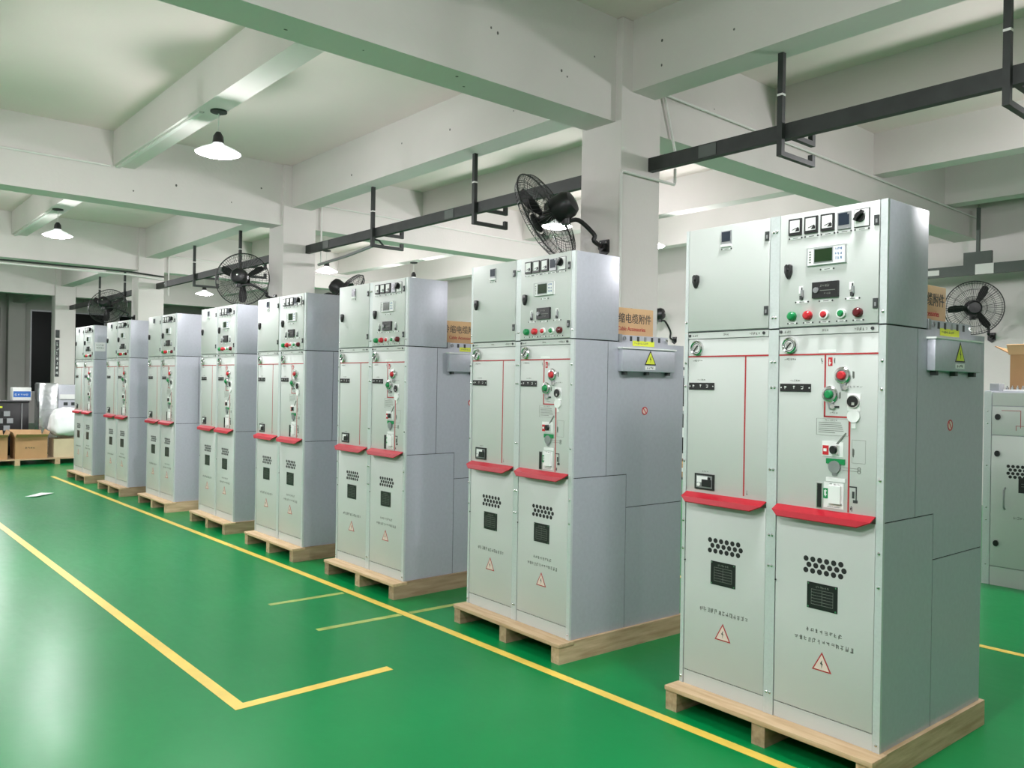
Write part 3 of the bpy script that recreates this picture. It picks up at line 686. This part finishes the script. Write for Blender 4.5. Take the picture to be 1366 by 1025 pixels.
# conduits
def conduit(path, rad, lab, m='pvc', name='conduit'):
    return tag(MB(m).tube(path, rad, 8).build(name, smooth=True), lab, 'conduit')
conduit([(-2.12, 1.585, .3), (-2.125, 1.585, 3.22), (-2.125, 1.60, 3.245), (-2.125, 2.24, 3.245), (-2.125, 2.25, 3.26), (-2.125, 2.25, 3.38)], .012, 'white conduit climbing the nearest column and turning behind it')
conduit([(-2.185, 2.34, 3.50), (-2.185, 2.17, 3.99), (-2.185, 2.20, 4.0), (-2.185, 8.9, 3.93)], .012, 'white conduit running along the nearest cross beam behind the column')
conduit([(-8.22, 2.17, 3.2), (-8.22, 2.17, 3.98), (-8.22, 2.20, 4.0), (-8.22, 8.9, 3.93)], .012, 'white conduit running along the second cross beam behind the column')
conduit([(-14.6, 2.17, 3.2), (-14.6, 2.17, 3.96), (-14.6, 2.20, 3.98), (-14.6, 8.9, 3.9)], .012, 'white conduit running along the third cross beam behind the column')
conduit([(-8.225, -5, 4.05), (-8.225, -.56, 4.05)], .014, 'thin conduit along the second cross beam over the aisle')
for k, (xa, xb) in enumerate(((-8.24, -5.52), (-14.62, -11.65))):
    t = tag(MB('pvc', 'steelgrey').box(xa, xb, -.50, -.46, SB - .022, SB).box(xa, xb, -.455, -.450, SB - .008, SB, 1).build('cable_trunking'), 'white cable trunking under the beam leading to the %s lamp' % ('brightest' if k == 0 else 'far aisle'), 'trunking')
conduit([(-14.58, -5.0, 3.53), (-14.52, 1.4, 3.53), (-14.50, 2.05, 3.49)], .018, 'pale pipe slung under the third cross beam')
conduit([(-14.58, -5.0, 3.585), (-14.52, 1.4, 3.585), (-14.50, 2.05, 3.545)], .016, 'dark pipe slung just above the pale pipe', 'rail')
conduit([(-8.15, 2.1, 3.16), (-7.3, 2.05, 3.18), (-6.45, 1.98, 3.22)], .02, 'loose grey pipe between the second column and its bracket', 'steelgrey')

# ------------------------------------------------------------------ fans
def make_fan(name, label, mount, center, axis, r=.36, mount_n=(0, -1, 0), wires=64, spin=.55):
    """axis points the way the fan blows; the motor sits behind the cage"""
    o = Vector(mount); R = tag(empty(name, o), label, 'fan', 'black industrial fans')
    ax = Vector(axis).normalized(); c = Vector(center) - o
    ref = Vector((0, 0, 1)); a = ax.cross(ref).normalized(); b = a.cross(ax).normalized()
    def ringpts(rad, d, n=40): return [c + ax * d + (a * cos(2 * pi * k / n) + b * sin(2 * pi * k / n)) * rad for k in range(n + 1)]
    cg = MB('wire')
    cg.tube(ringpts(r, 0), .007, 6, cap=False)
    for q, d in ((.93, .045), (.70, .078), (.42, .092)):
        cg.tube(ringpts(r * q, d, 32), .0022, 4, cap=False)
    for q, d in ((.93, -.045), (.70, -.078), (.45, -.092)):
        cg.tube(ringpts(r * q, d, 32), .0022, 4, cap=False)
    for k in range(wires):
        t = 2 * pi * k / wires; dv = a * cos(t) + b * sin(t)
        thick = .0032 if k % 5 == 0 else .0019
        for s in (1, -1):
            cg.tube([c + dv * r, c + dv * r * .93 + ax * .045 * s, c + dv * r * .70 + ax * .078 * s, c + dv * r * .25 + ax * .095 * s], thick, 3, cap=False)
    cg.build('cage', R)
    MB('cast').lathe(c + ax * .098, -ax, [(.0001, -.01), (.07, -.008), (.085, .004), (.085, .010)], 20).build('badge', R, smooth=True)
    mot = MB('cast').lathe(c - ax * .085, -ax, [(.0001, 0), (.095, 0), (.11, .03), (.108, .13), (.085, .17), (.04, .185), (.0001, .187)], 24).build('motor', R, smooth=True)
    MB('chrome').lathe(c - ax * .27, -ax, [(.014, 0), (.014, .012), (.0001, .014)], 10).build('end_cap', mot, smooth=True)
    for k in range(3):
        t = 2 * pi * k / 3 + spin
        d1 = a * cos(t) + b * sin(t); d2 = -a * sin(t) + b * cos(t)
        pts = [(.05, .018), (.14, .045), (.24, .058), (.31, .040), (.325, .0), (.31, -.036), (.22, -.040), (.12, -.030), (.05, -.016)]
        k_ = r / .36
        bl = MB('cast')
        vs = []
        for u, v in pts: vs.append(c + d1 * u * k_ + d2 * v * k_ + ax * (v * .45 * k_))
        n = len(vs); vs += [v + ax * .004 for v in vs]
        bl._add(vs, [tuple(range(n))[::-1], tuple(range(n, 2 * n))] + [(i, (i + 1) % n, n + (i + 1) % n, n + i) for i in range(n)], 0)
        bl.build('blade', R)
    MB('cast').lathe(c - ax * .085, ax, [(.05, 0), (.05, .11), (.03, .14), (.0001, .145)], 16).build('hub', R, smooth=True)
    mc = c - ax * .19
    mn = Vector(mount_n)
    neck = mc + Vector((0, 0, -.13))
    p2 = mn * .13 + Vector((0, 0, .02))
    kn = [mc + Vector((0, 0, -.08)), neck, neck.lerp(p2 + Vector((0, 0, neck.z * .75)), .45) + Vector((0, 0, .03)), p2 + Vector((0, 0, (neck.z - p2.z) * .45)), p2 + Vector((0, 0, .02)), mn * .03]
    # smooth the arm path
    pts = []
    for i in range(len(kn) - 1):
        p0, p1, p2_, p3 = kn[max(i - 1, 0)], kn[i], kn[i + 1], kn[min(i + 2, len(kn) - 1)]
        for s in range(5):
            t = s / 5
            pts.append(.5 * ((2 * p1) + (-p0 + p2_) * t + (2 * p0 - 5 * p1 + 4 * p2_ - p3) * t * t + (-p0 + 3 * p1 - 3 * p2_ + p3) * t ** 3))
    pts.append(kn[-1])
    MB('cast').tube(pts, .018, 10).build('arm', R, smooth=True)
    MB('cast', 'chrome').lathe(neck + Vector((0, 0, -.02)), (0, 0, 1), [(.0001, 0), (.035, 0), (.035, .06), (.0001, .06)], 14).build('swivel', R, smooth=True)
    t1 = mn.cross(Vector((0, 0, 1))).normalized()
    fr = FR((0, 0, 0), t1, (0, 0, 1), mn)
    MB('cast').prism(fr, [(-.05, .06), (.05, .06), (.05, -.04), (.0, -.075), (-.05, -.04)], .001, .016).disc(fr, 0, 0, .032, .016, .05, 0, 14).build('wall_bracket', R)
    MB('chrome').disc(fr, -.03, .04, .008, .016, .022, 0, 8).disc(fr, .03, .04, .008, .016, .022, 0, 8).build('mounting_bolts', R)
    return R
make_fan('wall_fan', 'large black cage fan on the nearest column, seen from behind and tilted', (-2.30, 1.6, 2.66), (-2.57, 1.20, 2.885), (-.84, -.32, -.42), .385)
make_fan('wall_fan', 'black cage fan on the second column, its round cage facing away', (-8.42, 1.6, 2.66), (-8.70, 1.25, 2.925), (-.78, .58, -.10), .36)
make_fan('wall_fan', 'black cage fan on the third column above the far cabinets', (-14.80, 1.6, 2.72), (-15.15, 1.20, 2.95), (-.75, .55, -.35), .36)
make_fan('wall_fan', 'black fan behind the second column, only motor and cage edge showing', (-8.42, 2.08, 2.62), (-8.08, 2.50, 2.77), (.49, .57, -.62), .36, (0, 1, 0))
make_fan('wall_fan', 'black cage fan half hidden behind the nearest column, below the cross beam', (-5.5, 5.92, 4.2), (-5.48, 5.55, 3.52), (.60, -.78, .0), .34, (0, -1, 0))
make_fan('wall_fan', 'small black fan on the back wall, right of the nearest column', (-7.42, 9.0, 2.42), (-7.62, 8.55, 2.86), (-.80, -.2, -.1), .22, (0, -1, 0))
make_fan('wall_fan', 'black three-blade fan on the back wall at the right edge', (-2.02, 9.0, 2.30), (-2.04, 8.42, 2.66), (.42, -.88, -.05), .35, (0, -1, 0), spin=-.09)

# ------------------------------------------------------------------ second cabinet row behind, right edge
RC = tag(empty('low_cabinet', (-.345, 4.04, 0)), 'low grey cabinet on the floor behind the nearest switchgear, right edge', 'cabinet')
MB('zinc').box(0, .95, .004, .85, 0, 1.565).build('cabinet_body', RC, bevel=.003)
po = MB('post').box(0, .055, -.010, .004, 0, 1.56).build('frame_post', RC)
for z in (1.40, 1.30, .96, .62, .52, .16): MB('chrome').lathe((.028, -.010, z), (0, -1, 0), [(.001, .006), (.006, .004), (.0065, 0)], 8).build('bolt', po)
F2 = FRONT(-.012)
MB('paint').box(.06, .94, -.008, .004, 1.445, 1.55).build('top_panel', RC)
p = MB('paint').box(.06, .94, -.012, .004, 1.21, 1.44).build('upper_door', RC, bevel=.002)
MB('mimic').rect(F2, .13, .27, 1.405, 1.409, 0, .001).rect(F2, .266, .27, 1.27, 1.405, 0, .001).rect(F2, .235, .30, 1.285, 1.289, 0, .001).rect(F2, .235, .239, 1.25, 1.289, 0, .001).build('mimic_line', p)
d2 = MB('paint').box(.06, .94, -.012, .004, .155, 1.205).build('lower_door', RC, bevel=.002)
for pp, z in ((p, 1.355), (d2, 1.06), (d2, .34)):
    MB('black').disc(F2, .105, z, .024, 0, .016, 0, 16, .8).build('door_lock', pp)
MB('steelgrey').tube([(.165, -.012, .79), (.165, -.040, .775), (.165, -.045, .70), (.165, -.040, .635), (.165, -.012, .62)], .007, 8).build('pull_handle', d2, smooth=True)
v = MB('gap')
for r_ in range(4):
    for k in range(7): v.disc(F2, .185 + k * .034 + (.015 if r_ % 2 else 0), .965 - r_ * .028, .013, -.002, .0006, 0, 12)
v.build('vent_holes', d2)
MB('black', 'ink').rect(F2, .26, .42, .76, .88, 0, .002).rect(F2, .28, .40, .81, .814, .002, .0025, 1).rect(F2, .28, .40, .83, .834, .002, .0025, 1).build('rating_plate', d2)
MB('ink').glyphs(F2, .225, .46, .545, .57, 10, 120).build('lettering', d2)
MB('paint').box(.06, .94, -.008, .004, 0, .15).build('plinth', RC)
# things on it
tag(MB('bluegrey').box(-.33, -.26, 4.10, 4.22, 1.565, 1.625).build('terminal_box', bevel=.003), 'small grey terminal box on top of the low cabinet', 'box')
sr = tag(empty('bushing_strip', (-.20, 4.16, 1.565)), 'white row of small bolted insulators on the low cabinet', 'insulators')
MB('white').box(-.04, .14, -.03, .03, 0, .012).build('base_strip', sr)
for k in range(4): MB('chrome').lathe((-.02 + k * .038, 0, .012), (0, 0, 1), [(.012, 0), (.012, .016), (.005, .018), (.005, .032), (.0001, .033)], 10).build('stud', sr, smooth=True)
ob = tag(empty('open_carton', (-.315, 4.32, 1.565)), 'open brown carton with raised flaps on the low cabinet', 'carton')
OX, OY, OH = .62, .42, .30
MB('card').box(.06, OX, 0, .006, 0, OH).box(.06, OX, OY - .006, OY, 0, OH).box(.06, .066, .006, OY - .006, 0, OH).box(OX - .006, OX, .006, OY - .006, 0, OH).box(.066, OX - .006, .006, OY - .006, 0, .006).build('box_body', ob)
f = MB('cardlight'); f._add([(.05, -.005, OH), (OX, -.005, OH), (OX, -.07, OH + .085), (.05, -.06, OH + .08), (.05, .002, OH), (OX, .002, OH), (OX, -.064, OH + .089), (.05, -.054, OH + .084)], [(0, 1, 2, 3), (7, 6, 5, 4), (0, 3, 7, 4), (1, 5, 6, 2), (3, 2, 6, 7), (0, 4, 5, 1)], 0); f.build('flap', ob)
f = MB('card'); f._add([(.06, .02, OH), (.06, OY - .02, OH), (-.06, OY, OH + .05), (-.055, -.01, OH + .07), (.064, .02, OH + .006), (.064, OY - .02, OH + .006), (-.056, OY, OH + .056), (-.051, -.01, OH + .076)], [(0, 1, 2, 3), (7, 6, 5, 4), (0, 3, 7, 4), (1, 5, 6, 2), (3, 2, 6, 7), (0, 4, 5, 1)], 0); f.build('flap', ob)

# storage rack seen through the gap between the first two cabinets
rk = tag(empty('storage_rack', (-5.6, 6.1, 0)), 'dark storage rack seen in the gap between the first two cabinets', 'rack')
for xx in (0, .96):
    for yy in (0, .46): MB('rail').box(xx, xx + .04, yy, yy + .04, 0, 1.85).build('upright', rk)
for z in (.25, .62, 1.28, 1.80): MB('rail').box(0, 1.0, .0, .5, z, z + .03).build('shelf', rk)
for k, (xx, z, ww, hh, mm, nm, lab) in enumerate(((.08, 1.31, .38, .36, 'black', 'storage_bin', 'black bin on the upper shelf of the dark rack, left'), (.54, 1.31, .36, .40, 'black', 'storage_bin', 'black bin on the upper shelf of the dark rack, right'),
        (.06, .65, .86, .55, 'black', 'storage_case', 'large black case on the middle shelf of the dark rack'), (.10, .28, .80, .22, 'card', 'carton', 'brown carton on the lowest shelf of the dark rack'))):
    s = tag(empty(nm, (-5.6 + xx, 6.1, z)), lab, 'carton' if mm == 'card' else 'bin')
    MB(mm).box(0, ww, .04, .46, 0, hh - .03).build('bin_body', s, bevel=.006)
    MB('bluegrey' if mm == 'black' else 'cardlight').box(-.005, ww + .005, .035, .465, hh - .03, hh).build('bin_lid', s, bevel=.004)
    MB('white').rect(FRONT(.04), ww * .35, ww * .65, hh * .35, hh * .6, 0, .002).build('paper_label', s)

# ------------------------------------------------------------------ packing area at the far end of the aisle
pl = tag(empty('long_pallet', (-14.98, -1.75, 0)), 'long low wooden pallet under the cartons at the far end', 'pallet')
for y in (.0, .62, 1.24, 1.86, 2.42): MB('wood').box(0, .88, y, y + .08, 0, .088).build('stringer', pl)
for x in (0, .19, .38, .57, .76): MB('woody').box(x, x + .12, 0, 2.5, .088, .11).build('deck_board', pl)
def carton(x0, x1, y0, y1, z0, h, lab, m='card', flaps=True, text=None, name='carton'):
    c = tag(empty(name, ((x0 + x1) / 2, (y0 + y1) / 2, z0)), lab, 'carton', 'cartons at the far end')
    a, b = (x1 - x0) / 2, (y1 - y0) / 2; t = .008
    MB(m).box(-a, a, -b, -b + t, 0, h).box(-a, a, b - t, b, 0, h).box(-a, -a + t, -b + t, b - t, 0, h).box(a - t, a, -b + t, b - t, 0, h).box(-a + t, a - t, -b + t, b - t, 0, t).build('box_body', c)
    if flaps:
        lm = {'card': 'cardlight', 'cardpale': 'cardpale'}[m]
        def flap(p, q, out, rise):
            p, q, o = Vector(p), Vector(q), Vector(out)
            d = MB(lm); n = Vector((0, 0, .005))
            vs = [p, q, q + o * .9 + Vector((0, 0, rise)), p + o * 1.1 + Vector((0, 0, rise * 1.2))]
            vs += [v + n for v in vs]
            d._add(vs, [(0, 1, 2, 3), (7, 6, 5, 4), (0, 3, 7, 4), (1, 5, 6, 2), (3, 2, 6, 7), (0, 4, 5, 1)], 0); d.build('flap', c)
        flap((a, -b, h), (a, b, h), (.10, 0, 0), .05)
        flap((-a, -b, h), (-a, b, h), (-.09, 0, 0), .09)
        flap((-a, -b, h), (a, -b, h), (0, -.045, 0), .09)
        flap((-a, b, h), (a, b, h), (0, .04, 0), .09)
    if text:
        MB('dark').glyphs(SIDE(a), -.10, .06, h * .45, h * .55, 4, 200).build('lettering', c)
    return c
carton(-14.62, -14.14, -.50, -.005, .11, .375, 'brown open carton in front on the long pallet', text=True)
carton(-14.60, -14.16, -1.10, -.61, .11, .38, 'brown carton at the left end of the long pallet, cut by the frame')
carton(-14.60, -14.16, .10, .62, .11, .33, 'pale carton under the white foam sheet', 'cardpale', False)
# white foam sheet bundle draped over the pale carton
def blob(name, lab, cat, m, loc, size, seed, skirt=0.0):
    rg = random.Random(seed)
    bm = bmesh.new(); bmesh.ops.create_icosphere(bm, subdivisions=4, radius=1.0)
    from mathutils import noise
    for v in bm.verts:
        n = noise.noise(v.co * 1.3 + Vector((seed, 0, 0))) * .22 + noise.noise(v.co * 3.1 + Vector((0, seed, 0))) * .10 + abs(noise.noise(v.co * 6 + Vector((0, 0, seed)))) * .05
        v.co *= 1 + n
        v.co = Vector((math.copysign(abs(v.co.x) ** .75, v.co.x), math.copysign(abs(v.co.y) ** .75, v.co.y), math.copysign(abs(v.co.z) ** .8, v.co.z)))
        if v.co.z < 0: v.co.x *= 1 + skirt * -v.co.z; v.co.y *= 1 + skirt * -v.co.z
        v.co = Vector((v.co.x * size[0], v.co.y * size[1], v.co.z * size[2] + size[2]))
    zmin = min(v.co.z for v in bm.verts)
    for v in bm.verts: v.co.z -= zmin
    me = bpy.data.meshes.new(name); bm.to_mesh(me); bm.free()
    me.materials.append(MT[m]); me.polygons.foreach_set('use_smooth', [True] * len(me.polygons))
    o = bpy.data.objects.new(name, me); COL.objects.link(o); o.location = loc
    return tag(o, lab, cat)
blob('foam_sheet', 'crumpled white foam sheet heaped over the pale carton', 'foam sheet', 'cloth', (-14.36, .38, .441), (.24, .31, .27), 3, .12)
# black equipment crates behind
bc = tag(empty('black_crate', (-15.45, -.92, 0)), 'large black equipment crate behind the cartons', 'crate')
MB('black').box(0, .40, -.78, .78, .04, 1.06).build('crate_body', bc, bevel=.01)
MB('black').box(-.01, .41, -.79, .79, 1.06, 1.10).build('lid', bc, bevel=.008)
MB('dark').box(.02, .38, -.74, -.60, 0, .04).box(.02, .38, .42, .56, 0, .04).build('skid', bc)
for k in range(3):
    y = .20 + (k % 2) * .05; z = .56 + k * .13
    MB('bluegrey', 'black').rect(SIDE(.40), y - .28, y + .28, z, z + .09, 0, .01).rect(SIDE(.40), y - .10, y - .02, z, z + .09, .01, .014, 1).rect(SIDE(.40), y + .12, y + .18, z, z + .09, .01, .014, 1).build('slat_panel', bc)
MB('steelgrey').rect(SIDE(.40), .66, .675, .15, 1.05, 0, .012).build('edge_strip', bc)
MB('yellow').rect(SIDE(.40), .26, .36, .97, 1.0, 0, .003).build('yellow_label', bc)
bs = tag(empty('product_box', (-15.32, -.32, 1.10)), 'white box with a blue printed label on the black crate', 'box')
MB('white').box(-.10, .14, -.06, .24, 0, .24).build('box_body', bs, bevel=.006)
MB('blue', 'white').rect(SIDE(.14), -.05, .23, .06, .17, 0, .002).glyphs(SIDE(.142), -.03, .20, .09, .13, 5, 210, mi=1).build('blue_label', bs)
# foil-wrapped unit
fw = tag(empty('wrapped_unit', (-15.46, .16, 0)), 'silver foil-wrapped equipment unit behind the white foam sheet', 'equipment')
bm = MB('foil').box(0, .42, -.14, .18, .10, 1.43); fo = bm.build('foil_wrap', fw, bevel=.03)
MB('zinc').box(.02, .42, .18, .80, .10, 1.40).build('unit_body', fw, bevel=.01)
MB('rail').box(.02, .40, -.10, .76, 0, .10).build('skid', fw)
MB('white').rect(SIDE(.42), .20, .78, 1.13, 1.22, 0, .03).build('white_ledge', fw)
for r_ in range(4):
    for k in range(4): MB('dark').rect(SIDE(.42), .27 + k * .13, .34 + k * .13, .74 + r_ * .09, .80 + r_ * .09, 0, .006).build('slot', fw)
# scrap of paper on the floor
tag(MB('white')._add([(-9.85, -1.10, .001), (-9.72, -1.0, .012), (-10.0, -.74, .006), (-10.15, -.86, .001), (-9.85, -1.10, .003), (-9.72, -1.0, .014), (-10.0, -.74, .008), (-10.15, -.86, .003)], [(0, 1, 2, 3), (7, 6, 5, 4), (0, 3, 7, 4), (1, 5, 6, 2), (3, 2, 6, 7), (0, 4, 5, 1)], 0).build('paper_scrap'), 'white scrap of paper lying on the green aisle floor', 'paper')
# vertical sign on the fourth column
sg = tag(empty('column_sign', (-21.62, 1.66, 1.55)), 'narrow vertical black sign with white characters on the fourth column', 'sign')
MB('bluetext').rect(SIDE(0), -.045, .045, 0, .95, .001, .012).build('board', sg).data.materials[0] = MT['dark']
q = MB('white')
for k in range(7): q.glyphs(SIDE(.012), -.03, .03, .05 + k * .125, .145 + k * .125, 1, 220 + k)
q.build('lettering', sg)
tag(MB('dark').rect(SIDE(-21.62), 1.615, 1.705, 2.56, 2.76, .001, .03).build('switch_box', bevel=.004), 'small black switch box above the vertical sign', 'switch')
